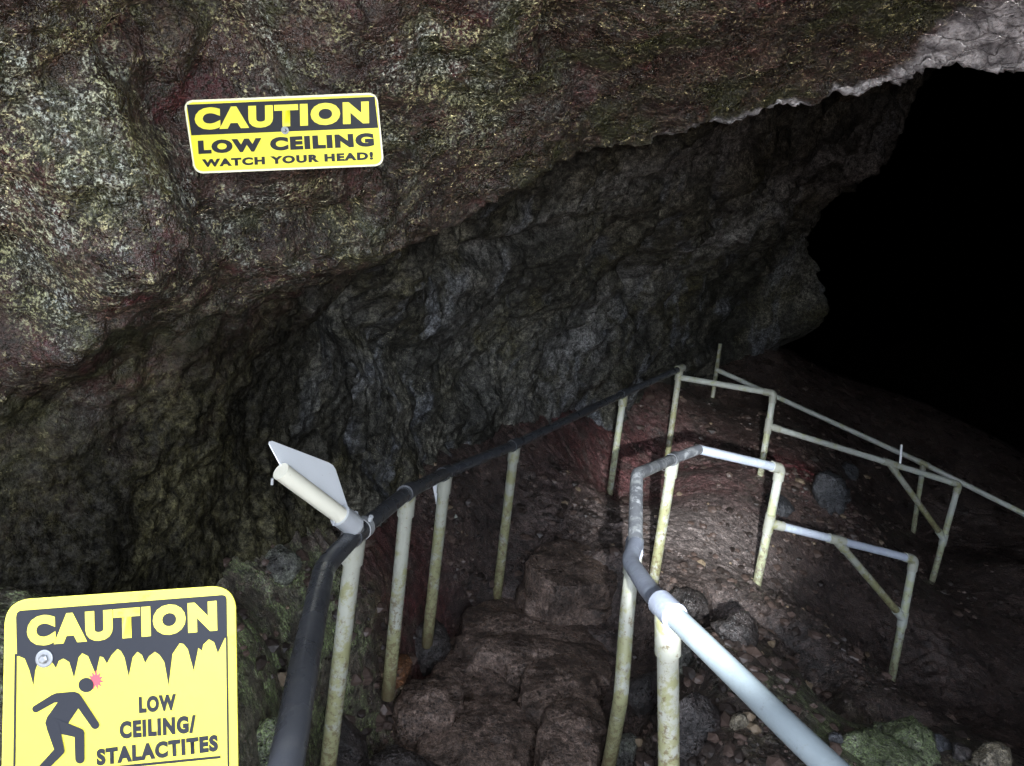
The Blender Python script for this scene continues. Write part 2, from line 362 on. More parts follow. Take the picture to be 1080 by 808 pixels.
def fit(px, w, c):
    P = np.array([at(*q) for q in px]+[np.array(q, float) for q in w]); X, R = to_cyl(P); X = X*np.array([1, 2.2]); return RBF(X, R, c, 4e-3)
Rn, Rf = fit(near_px, near_w, .25), fit(far_px, far_w, .25)
lip_px = [(-260, 420, 1.5), (0, 350, 1.62), (95, 356, 1.66), (165, 305, 1.78), (250, 292, 1.9), (400, 285, 2.2), (470, 246, 2.5), (560, 205, 2.55), (640, 188, 2.6), (720, 160, 2.6), (790, 142, 2.6), (850, 132, 2.58), (905, 128, 2.5), (955, 142, 2.48), (1000, 110, 2.4), (1040, 100, 2.35), (1085, 112, 2.3), (1200, 110, 2.25)]
lip_w = [(3.2, 2.0, 1.9), (4.4, 2.4, .6), (4.8, 2.4, -.9)]
LP, _ = to_cyl(np.array([np.array((-2.4, -1.5, 1.0)), ]+[at(*q) for q in lip_px]+[np.array(q, float) for q in lip_w])); LP = LP*np.array([1, 2.2])
LP[0] = (-6, LP[1][1])
def lip_sd(X):   # signed distance, positive = inside the overgrown side
    best = np.full(len(X), 9e9); sg = np.ones(len(X))
    for a, b in zip(LP[:-1], LP[1:]):
        ab = b-a; t = np.clip(((X-a) @ ab)/(ab @ ab), 0, 1); v = X-a-t[:, None]*ab; d = np.linalg.norm(v, axis=1)
        cr = ab[0]*v[:, 1]-ab[1]*v[:, 0]; m = d < best-1e-9
        best = np.where(m, d, best); sg = np.where(m, np.where(cr > 0, 1, -1), sg)
    return best*sg
ss = axis([(-.85, -.6, 20), (-.6, 4.2, 430), (4.2, 10, 170), (10, 28, 60), (28, 75, 40)])
tt = axis([(-math.pi/2, -.45, 34), (-.45, 2.15, 660), (2.15, 1.5*math.pi, 110)])
SS, TT = np.meshgrid(ss, tt, indexing='ij'); X = np.c_[SS.ravel(), TT.ravel()]; XX = X*np.array([1, 2.2])
rn, rf = Rn(XX), Rf(XX)
rn = np.clip(rn, .6, 8); rf = np.clip(rf, .9, 13)
seam = np.clip(sstep(-.9, -1.4, X[:, 1])+sstep(4.05, 4.5, X[:, 1]), 0, 1); rn = rn*(1-seam)+5.2*seam; rf = rf*(1-seam)+5.4*seam
def cyl_pt(X, r): return AO+X[:, :1]*AX+(r*np.cos(X[:, 1]))[:, None]*E1+np.c_[np.zeros((len(X), 2)), r*np.sin(X[:, 1])]
P0 = cyl_pt(X, np.minimum(rn, rf))
sd = lip_sd(XX)+.09*fbm(P0, 4, 4, .6)+.03*fbm(P0, 13, 3, .6)+.05*fbm(P0, 7, 2, off=44)
low = sstep(1.95, 1.45, X[:, 1])*sstep(2.2, 1.0, X[:, 0])     # soft undercut on the left, crisp edge over the passage
wd = .055+.22*low
m = sstep(-wd, wd*.2, sd)
r = rf+(np.minimum(rn, rf-.02)-rf)*m
P0 = cyl_pt(X, r)
wp = P0+.18*np.c_[fbm(P0, 1.5, 3), fbm(P0, 1.5, 3, off=5), fbm(P0, 1.5, 3, off=11)]
far_amp = 1+.6*sstep(3, 7, X[:, 0])*(1-m)
disp = .12*fbm(wp, 1.5, 4)+.030*fbm(wp, 3.8, 4, .55, True)+.016*fbm(wp, 9, 4, .6)+.010*fbm(P0, 26, 3, .6)+.03*np.abs(fbm(wp, 5.5, 3, off=40))
disp = disp+(1-m)*(.16*fbm(wp, .9, 3, off=61)+.09*fbm(wp, 2.0, 3, .5, True, off=71)-.04)*sstep(.6, 2.5, X[:, 0])
disp = disp*far_amp*(1-.1*m)+m*(.030*fbm(wp, 2.6, 4, .55, True, off=81)+.022*fbm(P0, 15, 4, .7, True, off=82)+.012*fbm(P0, 42, 2, .7))+(1-m)*(.020*fbm(wp, 10, 4, .65, True, off=84)+.008*fbm(P0, 40, 2, .7))*sstep(8, 5, X[:, 0])
palem0 = sstep(.25, .05, sd)*sstep(-.4, -.05, sd)*sstep(1.5, 1.75, X[:, 1])
sgnc = at(300, 140, 1.72); dsg = np.linalg.norm(P0-sgnc, axis=1); disp = disp*(1-.75*np.exp(-(dsg/.26)**2))+.05*np.exp(-(dsg/.24)**2)
lump = np.exp(-(np.linalg.norm(P0-at(110, 300, 1.6), axis=1)/.13)**2); disp = disp-.10*lump
Wp = P0+.05*np.c_[fbm(P0, 5, 3, off=1), fbm(P0, 5, 3, off=2), fbm(P0, 5, 3, off=4)]
wq = P0+.22*np.c_[fbm(P0, 2.4, 4, .6, off=21), fbm(P0, 2.4, 4, .6, off=22), fbm(P0, 2.4, 4, .6, off=23)]
for sc_, am, of in ((1.7, .11, 0.), (4.2, .05, 9.), (10., .018, 4.)):
    e_, v_ = worley(wq*np.array([1, 1, .8]), sc_, of)
    disp = disp+(am*(v_-.5)*sstep(0, .30, e_)+.20*am*np.exp(-(e_/.09)**2))*((1-m)*(1.0 if sc_ < 3 else .45 if sc_ < 8 else 0.0)*sstep(-.5, 1.5, X[:, 0])+.38*m*(1-.8*np.exp(-(dsg/.26)**2)))
def trench(px, w, dep):
    global disp
    L = [at(*q) for q in px]; o = np.full(len(P0), 9e9)
    for a, b in zip(L[:-1], L[1:]):
        ab = b-a; t = np.clip(((Wp-a) @ ab)/(ab @ ab), 0, 1); o = np.minimum(o, np.linalg.norm(Wp-a-t[:, None]*ab, axis=1))
    disp = disp+dep*np.exp(-(o/w)**2)
trench([(45, 90, 1.42), (130, 62, 1.45), (230, 20, 1.5)], .04, .08)
trench([(10, 275, 1.6), (55, 268, 1.6), (62, 320, 1.65)], .035, .07)
trench([(190, 262, 1.75), (300, 258, 1.9), (400, 245, 2.1)], .05, .08)
trench([(250, 30, 1.5), (290, 75, 1.65)], .04, .06); trench([(430, 40, 1.75), (420, 120, 1.85), (440, 200, 2.1)], .04, .06)
trench([(600, 40, 1.75), (640, 110, 2.1)], .05, .06); trench([(40, 170, 1.45), (110, 180, 1.5)], .05, -.06); trench([(120, 130, 1.5), (170, 240, 1.65)], .08, -.07)
trench([(390, 330, 3.0), (440, 375, 3.5), (470, 400, 4.0)], .16, .30); trench([(450, 285, 3.6), (540, 275, 4.0), (600, 262, 4.3)], .12, .28); trench([(680, 260, 5.6), (690, 330, 6.3)], .18, .3)
e_, v_ = worley(wq, 8., 2.); disp = disp+palem0*(.06*(v_-.5)*sstep(0, .2, e_)+.030*fbm(P0, 11, 4, .6, True, off=7)-.01)
disp = disp+m*.02*(np.maximum(fbm(wp, 5, 4, .6, True, off=91), 0)-.2)
r2 = r+disp
endc = sstep(70, 75, X[:, 0]); r2 = r2*(1-endc)+.0004*endc
V = cyl_pt(X, r2)
Xr = sstep(1.75, 2.05, X[:, 1])+sstep(1.9, 2.6, X[:, 0])
palem = sstep(-.20, -.02, sd)*0
lipb = np.exp(-((sd-.02)/.09)**2)
pxr = to_cyl(at(900, 110, 2.5))[0][0]; pxl = to_cyl(at(600, 190, 2.5))[0][0]
k = sstep(pxl[1], pxr[1]+.05, X[:, 1])
pw = .04+.26*sstep(to_cyl(at(955, 110, 2.4))[0][0][1], to_cyl(at(1085, 60, 2.3))[0][0][1], X[:, 1])
palem = sstep(pw*1.15, pw*.75, sd+.05*fbm(P0, 9, 3))*sstep(-.6, -.1, sd)*sstep(.05, .7, k)
mossm = sstep(-.03-.50*low, .03+.22*low, sd+low*.40*fbm(P0, 4.5, 5, .65, off=3))
lich = np.maximum.reduce([np.exp(-(np.linalg.norm(P0-at(*c[:3]), axis=1)/c[3])**2) for c in ((90, 240, 1.6, .36), (200, 200, 1.65, .30), (300, 215, 1.8, .35), (110, 300, 1.6, .2), (420, 90, 1.8, .4), (60, 60, 1.4, .25), (490, 150, 2.0, .25), (480, 30, 1.7, .25))])
lich = np.clip(.14+.95*lich, 0, 1)
blue = sstep(.9, 2.6, X[:, 0])*(1-sstep(8, 13, X[:, 0]))  # pale rock tone fades with depth: the far passage's darkness is in the colour
def streak(px, w):
    L = [at(*q) for q in px]; o = np.full(len(P0), 9e9); Wp = P0+.25*np.c_[fbm(P0, 2.2, 4, off=31), fbm(P0, 2.2, 4, off=32), fbm(P0, 2.2, 4, off=33)]
    for a, b in zip(L[:-1], L[1:]):
        ab = b-a; t = np.clip(((Wp-a) @ ab)/(ab @ ab), 0, 1); o = np.minimum(o, np.linalg.norm(Wp-a-t[:, None]*ab, axis=1))
    return np.exp(-(o/w)**2)
coat = np.maximum.reduce([streak([(590, 400, 5.6), (680, 335, 6.0), (760, 265, 6.3), (860, 195, 6.6), (930, 150, 6.9)], .42), .8*streak([(470, 270, 4.0), (560, 235, 4.1), (680, 190, 4.5), (790, 160, 5.0)], .25), .25*streak([(400, 340, 3.1), (420, 400, 3.5)], .2), .3*streak([(490, 320, 4.2), (530, 380, 4.9)], .3), .5*streak([(900, 170, 6.8), (860, 270, 8.5)], .5)])*(1-m)
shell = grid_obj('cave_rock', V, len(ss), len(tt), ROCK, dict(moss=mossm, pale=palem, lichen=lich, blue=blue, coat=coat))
shell['kind'] = 'structure'

# ------------------------------------------------------------------ stones
S_BROWN = mat_stone('brown_lava_stone', (.058, .040, .031), (.19, .135, .108))
S_DARK = mat_stone('dark_lava_stone', (.020, .017, .016), (.055, .045, .042))
S_GREEN = mat_stone('mossy_stone', (.07, .07, .055), (.16, .155, .125), .95, (.13, .17, .07))
S_GREY = mat_stone('grey_stone', (.03, .032, .036), (.085, .085, .09))
S_RUST = mat_stone('rusty_stone', (.09, .04, .018), (.22, .10, .045))
S_TAN = mat_stone('tan_stone', (.10, .085, .06), (.21, .18, .13))
S_LICH = mat_stone('lichened_stone', (.035, .034, .03), (.10, .10, .085), .55, (.16, .17, .13))
def stone(name, poly, h, mat, label, cat, group, sink=.30, edge=.05, rough=.018, dome=.02, grow=1.03, z=None, tilt=0.0):
    poly = np.array(poly, float); c = poly.mean(0)
    g = at(*c, 1); d = g-CAM
    # march to the floor
    ts = np.linspace(.8, 9, 900); PP = CAM+ts[:, None]*d; fz = floor_z(PP[:, :2]); i = int(np.argmax(PP[:, 2] < fz+h)); zf = fz[i]
    zt = (zf+h) if z is None else z
    W = np.array([on_z(x, y, zt)[:2] for x, y in poly]); cw = W.mean(0); W = cw+(W-cw)*grow
    n = len(W); out = []; h0 = random.random()*50
    for i in range(n):     # rounded outline
        p0, p1, p2, p3 = W[i-1], W[i], W[(i+1) % n], W[(i+2) % n]
        for t in np.arange(0, 1, 1/8):
            out.append(.5*((2*p1)+(-p0+p2)*t+(2*p0-5*p1+4*p2-p3)*t*t+(-p0+3*p1-3*p2+p3)*t**3))
    O = np.array(out); m = len(O); O3 = np.c_[O, np.zeros(m)]; O = O+(.016*fbm(O3, 6, 2, off=h0)+.012*fbm(O3, 18, 3, .6, off=h0))[:, None]*(O-cw)/(np.linalg.norm(O-cw, axis=1)[:, None])*2; size = np.sqrt(abs(np.sum(O[:, 0]*np.roll(O[:, 1], -1)-np.roll(O[:, 0], -1)*O[:, 1]))/2)
    edge = min(edge, size*.13, .032); sink = min(sink, .12+size*.6)
    prof = [(1.0, -sink-h), (1.0, -.10-h*.5), (1.01, -edge*1.7), (1.0, -edge)]
    for a in np.linspace(.15, 1, 6): prof.append((1.0-edge/size*1.6*(1-math.cos(a*math.pi/2)), -edge*(1-math.sin(a*math.pi/2))))
    l = prof[-1][0]
    for a in np.linspace(.12, .97, 11): prof.append((l*(1-a), dome*math.sin(a*math.pi/2)))
    Vs = []
    for sc, dz in prof: Vs.append(np.c_[cw+(O-cw)*sc, np.full(m, zt+dz)])
    Vs = np.concatenate(Vs+[np.array([[*cw, zt+dome]])]); Vs[:, 2] += tilt*(Vs[:, 1]-cw[1])
    nr = len(prof); off = random.random()*90
    N = Vs-np.array([*cw, zt-.15]); N /= np.linalg.norm(N, axis=1)[:, None]+1e-6
    a = rough*(1.1*fbm(Vs, 5, 3, off=off)+.9*fbm(Vs, 13, 3, .6, off=off)+.8*fbm(Vs, 30, 3, .65, True, off=off)-.9*np.maximum(fbm(Vs, 16, 2, off=off+9)-.25, 0)*4)
    Vs = Vs+N*a[:, None]
    F = [(k*m+i, k*m+(i+1) % m, (k+1)*m+(i+1) % m, (k+1)*m+i) for k in range(nr-1) for i in range(m)]
    F += [((nr-1)*m+i, (nr-1)*m+(i+1) % m, nr*m) for i in range(m)]
    base = Vector((*cw, float(Vs[:, 2].min())))
    me = bpy.data.meshes.new(name); me.from_pydata([tuple(Vector(v)-base) for v in Vs], [], F); me.materials.append(mat)
    me.polygons.foreach_set('use_smooth', np.ones(len(me.polygons), bool)); me.update()
    o = bpy.data.objects.new(name, me); o.location = base; COL.objects.link(o)
    bm = bmesh.new(); bm.from_mesh(me); bmesh.ops.recalc_face_normals(bm, faces=bm.faces); bm.to_mesh(me); bm.free()
    return tag(o, label, cat, group)
def boulder(name, poly, mat, label, cat, group, rough=.03, deep=.85, **kw):
    """a whole boulder: the outline gives its width and height, its depth is about its width"""
    poly = np.array(poly, float); lo = poly[np.argmax(poly[:, 1])]; c2 = poly.mean(0)
    d = ray(c2[0], poly[:, 1].max()-.15*np.ptp(poly[:, 1])); ts = np.linspace(.8, 10, 1200); PP = CAM+ts[:, None]*d
    t = ts[int(np.argmax(PP[:, 2] < floor_z(PP[:, :2])))]
    n = len(poly); out = []
    for i in range(n):
        p0, p1, p2, p3 = poly[i-1], poly[i], poly[(i+1) % n], poly[(i+2) % n]
        for q in np.arange(0, 1, 1/6): out.append(.5*((2*p1)+(-p0+p2)*q+(2*p0-5*p1+4*p2-p3)*q*q+(-p0+3*p1-3*p2+p3)*q**3))
    O = np.array(out); m = len(O); wid = np.ptp(poly[:, 0])/FPX*t*.5*deep
    c = at(*c2, t+wid*.35); O3 = np.array([at(x, y, t+wid*.35) for x, y in O])-c
    down = np.array([0, 0, -1.]); O3 = O3*(1.0+.25*np.clip((O3/ (np.linalg.norm(O3, axis=1)[:, None])) @ down, 0, 1))[:, None]
    vd = nz(np.array([d[0], d[1], 0])); Vs = [c-vd*wid]; nl = 16
    for k in range(1, nl):
        a = -math.pi/2+math.pi*k/nl; rr_ = abs(math.cos(a))**.7
        Vs += list(c+O3*rr_+vd*wid*math.sin(a))
    Vs.append(c+vd*wid); Vs = np.array(Vs)
    F = [(0, 1+(i+1) % m, 1+i) for i in range(m)]+[(1+k*m+i, 1+k*m+(i+1) % m, 1+(k+1)*m+(i+1) % m, 1+(k+1)*m+i) for k in range(nl-2) for i in range(m)]
    L = len(Vs)-1; F += [(1+(nl-2)*m+i, 1+(nl-2)*m+(i+1) % m, L) for i in range(m)]
    rs = np.random.RandomState(len(label)*7+int(poly[0][0]))
    for kk in range(14):
        nn = nz(rs.normal(size=3)+np.array([0, 0, .2])); pr = (Vs-c) @ nn; lim = pr.max()*rs.uniform(.68, .93); Vs = Vs-nn*np.maximum(pr-lim, 0)[:, None]*.92
    off = random.random()*90; N = Vs-c; N = N/(np.linalg.norm(N, axis=1)[:, None]+1e-6)
    sz = wid*8
    a = rough*min(1, sz)*(1.3*fbm(Vs, 7, 3, off=off)+.9*fbm(Vs, 18, 3, .6, True, off=off)+.5*fbm(Vs, 45, 2, off=off)); Vs = Vs+N*a[:, None]
    base = Vector((c[0], c[1], Vs[:, 2].min()))
    me = bpy.data.meshes.new(name); me.from_pydata([tuple(Vector(v)-base) for v in Vs], [], F); me.materials.append(mat)
    me.polygons.foreach_set('use_smooth', np.ones(len(me.polygons), bool)); me.update()
    o = bpy.data.objects.new(name, me); o.location = base; COL.objects.link(o)
    bm = bmesh.new(); bm.from_mesh(me); bmesh.ops.recalc_face_normals(bm, faces=bm.faces); bm.to_mesh(me); bm.free()
    return tag(o, label, cat, group)
def nz(v): return v/np.linalg.norm(v)
GS, GB, GR = 'lava stones laid as steps between the handrails', 'loose boulders around the rail posts', 'rocks along the bottom right edge'
ST = [
 ('stone_step', [(417, 730), (432, 712), (487, 715), (490, 741), (470, 756), (420, 760)], .22, S_BROWN, 'pitted brown step stone beside the rust coloured rock', 'step', GS, {}),
 ('stone_step', [(435, 775), (469, 744), (503, 730), (540, 732), (567, 753), (566, 793), (552, 820), (450, 822)], .27, S_BROWN, 'widest brown step stone, at the centre of the bottom edge', 'step', GS, {}),
 ('stone_step', [(568, 760), (583, 738), (610, 726), (635, 737), (642, 757), (637, 785), (626, 812), (570, 806)], .27, S_BROWN, 'round smooth topped step stone beside the bent yellowed post', 'step', GS, {}),
 ('stone_step', [(451, 709), (472, 668), (500, 676), (527, 683), (552, 703), (548, 736), (503, 736), (487, 722)], .22, S_BROWN, 'step stone with a raised knob on its left end', 'step', GS, {}),
 ('stone_step', [(551, 706), (576, 688), (616, 691), (632, 714), (634, 736), (604, 740), (570, 754), (548, 742)], .21, S_BROWN, 'step stone directly behind the round smooth topped one', 'step', GS, {}),
 ('stone_step', [(474, 666), (512, 670), (546, 665), (577, 674), (626, 680), (650, 695), (648, 719), (612, 700), (576, 697), (553, 705), (527, 694), (498, 686)], .18, S_BROWN, 'long wavy edged step slab behind the knobbed stone', 'step', GS, dict(dome=.016)),
 ('stone_step', [(485, 641), (518, 640), (556, 649), (595, 645), (634, 652), (651, 690), (619, 686), (564, 674), (518, 676), (485, 668)], .15, S_BROWN, 'long flat topped step slab, fourth row up from the bottom edge', 'step', GS, dict(dome=.016)),
 ('stone_step', [(484, 634), (524, 624), (552, 633), (577, 632), (604, 643), (602, 658), (564, 656), (524, 653), (486, 649)], .13, S_BROWN, 'peaked step slab below the thin post with a white foot', 'step', GS, dict(dome=.016)),
 ('stone_step', [(386, 806), (411, 787), (441, 790), (471, 818), (411, 824)], .22, S_DARK, 'dark wet step stone at the bottom edge beside the left post', 'step', GS, {}),
 ('stone_step', [(562, 576), (600, 566), (650, 580), (656, 612), (600, 622), (558, 604)], .10, S_BROWN, 'broad flat slab at the top of the stone rows, nearest the landing', 'step', GS, {}),
 ('stone_step', [(546, 612), (600, 623), (656, 615), (652, 648), (600, 642), (556, 634)], .11, S_BROWN, 'low flat slab just before the broad one by the landing', 'step', GS, {}),
 ('boulder', [(420, 686), (438, 652), (472, 667), (468, 692), (452, 702), (426, 706)], .20, S_DARK, 'angular dark block wedged beside the mossy third post', 'rock', GB, dict(edge=.02, rough=.010)),
 ('boulder', [(394, 711), (404, 697), (433, 699), (433, 711), (418, 720), (397, 716)], .12, S_RUST, 'rust coloured rock at the foot of a mossy post', 'rock', GB, dict(edge=.02, rough=.012)),
 ('boulder', [(715, 725), (730, 721), (753, 744), (761, 765), (753, 795), (730, 800), (712, 770)], .22, S_DARK, 'large dark boulder right of the thick foreground post', 'rock', GB, {}),
 ('boulder', [(664, 721), (679, 711), (694, 716), (696, 749), (681, 754), (663, 741)], .16, S_DARK, 'dark boulder between the two nearest right hand posts', 'rock', GB, {}),
 ('boulder', [(650, 778), (668, 775), (674, 795), (668, 812), (648, 812)], .14, S_LICH, 'speckled rounded stone at the foot of the bent yellowed post', 'rock', GB, {}),
 ('boulder', [(716, 677), (731, 680), (734, 700), (717, 706)], .12, S_LICH, 'small grey green stone just right of the thick post top', 'rock', GB, {}),
 ('boulder', [(748, 662), (776, 650), (793, 660), (797, 676), (774, 682)], .12, S_DARK, 'smooth brown hump below the first frame post', 'rock', GB, dict(rough=.010, edge=.08, dome=.05)),
 ('boulder', [(705, 626), (725, 624), (744, 635), (742, 651), (717, 648)], .16, S_DARK, 'weathered dark boulder beyond the bend of the blue grey rail', 'rock', GB, {}),
 ('boulder', [(771, 758), (780, 754), (791, 762), (787, 770), (773, 768)], .07, S_TAN, 'small tan stone beside the pale rail', 'rock', GB, dict(rough=.008)),
 ('boulder', [(700, 655), (716, 640), (735, 655), (730, 672), (708, 676)], .12, S_DARK, 'dark stone in the gap beyond the thick post', 'rock', GB, {}),
 ('boulder', [(858, 510), (869, 500), (888, 502), (899, 516), (890, 532), (874, 543), (861, 532)], .16, S_GREY, 'grey boulder lying between the two rail frames', 'rock', GB, dict(edge=.03)),
 ('boulder', [(887, 495), (893, 487), (903, 491), (903, 503), (893, 505)], .10, S_GREY, 'small grey rock behind the grey boulder', 'rock', GB, {}),
 ('boulder', [(806, 523), (826, 527), (838, 542), (812, 538)], .06, S_GREY, 'flat pale grey slab behind the frame post', 'rock', GB, dict(rough=.006)),
 ('boulder', [(262, 775), (280, 759), (298, 765), (304, 815), (256, 815)], .14, S_GREEN, 'green mossy stone between the warning sign and the dark rail', 'rock', GB, {}),
 ('boulder', [(329, 747), (341, 744), (381, 781), (385, 812), (360, 814), (332, 771)], .10, S_DARK, 'jagged black rock right of the nearest left post', 'rock', GB, dict(edge=.015)),
 ('boulder', [(274, 593), (287, 581), (303, 580), (317, 594), (301, 608), (279, 608)], .16, S_LICH, 'rounded knob of rock at the wall foot left of the rail bend', 'rock', GB, {}),
 ('boulder', [(884, 784), (896, 776), (911, 777), (926, 790), (949, 792), (975, 815), (880, 815)], .10, S_GREEN, 'bright green mossy boulder beside the pale rail end', 'rock', GR, {}),
 ('boulder', [(920, 774), (947, 769), (964, 771), (982, 785), (998, 806), (964, 803), (936, 786)], .14, S_GREEN, 'long mossy boulder behind the bright green one', 'rock', GR, {}),
 ('boulder', [(981, 781), (991, 774), (1003, 784), (1000, 794), (984, 793)], .15, S_GREY, 'rounded grey stone next to the long mossy boulder', 'rock', GR, {}),
 ('boulder', [(1004, 783), (1022, 790), (1025, 805), (1009, 804)], .12, S_DARK, 'small dark stone between grey stone and tan boulder', 'rock', GR, {}),
 ('boulder', [(1029, 797), (1036, 787), (1051, 783), (1067, 792), (1070, 803), (1060, 815), (1031, 815)], .14, S_TAN, 'tan boulder nearest the bottom right corner', 'rock', GR, {}),
 ('boulder', [(874, 776), (884, 773), (889, 782), (880, 789)], .12, S_GREY, 'small grey stone touching the pale rail end', 'rock', GR, {}),
]
for nm, pl, h, mt, lb, ct, gr, kw in ST:
    if gr is GS: stone(nm, pl, h+random.uniform(-.025, .025), mt, lb, ct, gr, **{**dict(dome=.022, grow=.905), **kw})
    else: boulder(nm, pl, mt, lb, ct, gr)

# gravel: far too many small stones to count
def gravel():
    Vs, Fs = [], []; ico = bmesh.new(); bmesh.ops.create_icosphere(ico, subdivisions=1, radius=1)
    iv = np.array([v.co[:] for v in ico.verts]); ifc = [[v.index for v in f.verts] for f in ico.faces]; ico.free()
    zones = [(880, 540, 6.0, .45, 300), (880, 460, 7.6, .8, 130), (930, 720, 4.6, .3, 70), (600, 540, 5.0, .5, 160), (480, 560, 4.3, .35, 260), (740, 600, 4.2, .6, 40), (860, 650, 4.4, .6, 220), (400, 640, 3.0, .4, 260), (690, 700, 2.9, .3, 260), (750, 780, 2.4, .3, 200), (640, 560, 4.9, .5, 70), (820, 560, 5.2, .6, 80), (740, 450, 7.0, .8, 120), (880, 700, 3.8, .5, 220), (445, 660, 3.2, .2, 160), (1010, 600, 6.3, .5, 60), (800, 740, 2.9, .35, 150), (560, 690, 3.0, .5, 90), (300, 680, 2.4, .45, 120), (1000, 690, 5.2, .8, 12)]
    for px, py, d, r, n in zones:
        c = at(px, py, d)[:2]; xy = c+rng.normal(size=(n, 2))*r*.6; z = floor_z(xy)
        for (x, y), h in zip(xy, z):
            s = .005+.030*rng.rand()**3.2+.006*(d > 5); k = rng.rand(len(iv), 1)*.5+.75
            v = iv*k*np.array([s*(.7+.7*rng.rand()), s*(.7+.7*rng.rand()), s*.7]); a = rng.rand()*6.3
            R = np.array([[math.cos(a), -math.sin(a), 0], [math.sin(a), math.cos(a), 0], [0, 0, 1]])
            b = len(Vs)*len(iv); Vs.append(v @ R.T+np.array([x, y, h+s*.2])); Fs += [[q+b for q in f] for f in ifc]
    n = NB('gravel'); isl = n.n.new('ShaderNodeNewGeometry').outputs['Random Per Island']
    c = n.mix(n.ramp(isl, .2, .8), (.026, .019, .016), (.085, .058, .047)); c = n.mix(n.ramp(isl, .95, .96), c, (.20, .15, .10))
    o = mesh_obj('gravel', np.concatenate(Vs), Fs, n.out(c, .5, n.bump(n.noise(80), .003, .7)), smooth=False)
    o['kind'] = 'stuff'
gravel()

# ------------------------------------------------------------------ pipes
def tube_mesh(path, rad, seg=20, cap=True, fillet=0.0, fine=.05):
    P = [np.array(p, float) for p in path]
    if fillet and len(P) > 2:
        q = [P[0]]
        for a, b, c in zip(P[:-2], P[1:-1], P[2:]):
            da = a-b; dc = c-b; la, lc = np.linalg.norm(da), np.linalg.norm(dc); f_ = min(fillet, la*.45, lc*.45)
            s, e = b+da/la*f_, b+dc/lc*f_
            for t in np.linspace(0, 1, 7): q.append((1-t)**2*s+2*t*(1-t)*b+t*t*e)
        P = q+[P[-1]]
    L = [0]
    for a, b in zip(P[:-1], P[1:]): L.append(L[-1]+np.linalg.norm(b-a))
    P = np.array(P); n = len(P)
    T = np.gradient(P, axis=0) if n > 2 else np.array([P[1]-P[0]]*2)
    if n > 2:
        d = np.diff(P, axis=0); d /= np.linalg.norm(d, axis=1)[:, None]; T[0], T[-1] = d[0], d[-1]; T[1:-1] = d[:-1]+d[1:]
    T /= np.linalg.norm(T, axis=1)[:, None]
    up = np.array([0, 0, 1.]) if abs(T[0][2]) < .9 else np.array([0, 1., 0])
    u = np.cross(up, T[0]); u /= np.linalg.norm(u); V, A = [], []
    rr = rad if hasattr(rad, '__len__') else [rad]*n
    for i in range(n):
        u = u-T[i]*np.dot(u, T[i]); u /= np.linalg.norm(u); v = np.cross(T[i], u)
        for k in range(seg):
            a = 2*math.pi*k/seg; V.append(P[i]+rr[min(i, len(rr)-1)]*(math.cos(a)*u+math.sin(a)*v)); A.append(L[i]/L[-1])
    F = [(i*seg+k, i*seg+(k+1) % seg, (i+1)*seg+(k+1) % seg, (i+1)*seg+k) for i in range(n-1) for k in range(seg)]
    if cap:      # caps keep their own vertices, so the barrel shades cleanly up to its end
        b = len(V); V += V[:seg]+V[(n-1)*seg:n*seg]; A += [A[0]]*seg+[A[(n-1)*seg]]*seg
        F += [tuple(range(b, b+seg))[::-1], tuple(range(b+seg, b+2*seg))]
    return V, F, A
def tube(name, path, rad, mat, parent, fillet=0, along=None, seg=20, label=None):
    if len(path) == 2:
        a, b = np.array(path[0]), np.array(path[1]); path = [a+(b-a)*t for t in np.linspace(0, 1, 9)]
    V, F, A = tube_mesh(path, rad, seg, True, fillet)
    A = np.array(A) if along is None else np.full(len(A), along)
    o = mesh_obj(name, V, F, mat, parent, True, dict(along=A))
    shade_caps(o)
    if label: o['label'] = label
    return o
def shade_caps(o):
    for p in o.data.polygons:
        if len(p.vertices) > 4: p.use_smooth = False
def merge(name, parts, mats, parent, smooth=True):
    V, F, MI, A = [], [], [], []
    for (v, f, a), mi in parts:
        b = len(V); V += list(v); F += [tuple(q+b for q in x) for x in f]; MI += [mi]*len(f); A += list(a)
    o = mesh_obj(name, V, F, mats[0], parent, smooth, dict(along=np.array(A)*0+.05))
    for m_ in mats[1:]: o.data.materials.append(m_)
    o.data.polygons.foreach_set('material_index', MI); shade_caps(o); return o
def nz(v): return v/np.linalg.norm(v)
def ring_mesh(c, axis_, r, w, t):       # short thick collar with rounded lip
    a = nz(axis_); pr = [(-w/2, r*.98), (-w/2, r+t*.7), (-w/4, r+t), (w/4, r+t), (w/2, r+t*.7), (w/2, r*.98)]
    return tube_mesh([c+a*x for x, _ in pr], [q for _, q in pr], 24, False)
def tee(p, d_rail, post_dir, r, parent, sleeve, collar, ring=True, ln=.12, dn=.10, both=True):
    """sleeve round the rail with a collar down the post"""
    d = nz(d_rail); q = nz(post_dir); rs = r*1.20
    o = merge('tee_fitting', [(tube_mesh([p-d*ln/2, p+d*ln/2], rs, 24), 0), (tube_mesh([p+q*r*.4, p+q*dn], r*1.17, 24), 1)], [sleeve, collar], parent)
    if ring:
        for s in ((-1, 1) if both else (-1,)):
            v, f, a = ring_mesh(p+d*s*ln/2, d, r*1.16, .018, r*.27)
            mesh_obj('end_ring', v, f, RING, o, True)
    return o
def elbow(p, da, db, r, parent, mat, ln=.075):
    a, b = nz(da), nz(db)
    o = merge('elbow_fitting', [(tube_mesh([p+a*ln, p+a*ln*.2, p+b*ln*.2, p+b*ln], r*1.2, 24, True, .03), 0)], [mat], parent)
    for d in (a, b):
        v, f, x = ring_mesh(p+d*ln, d, r*1.16, .012, r*.15); mesh_obj('end_ring', v, f, RING, o, True)
    return o
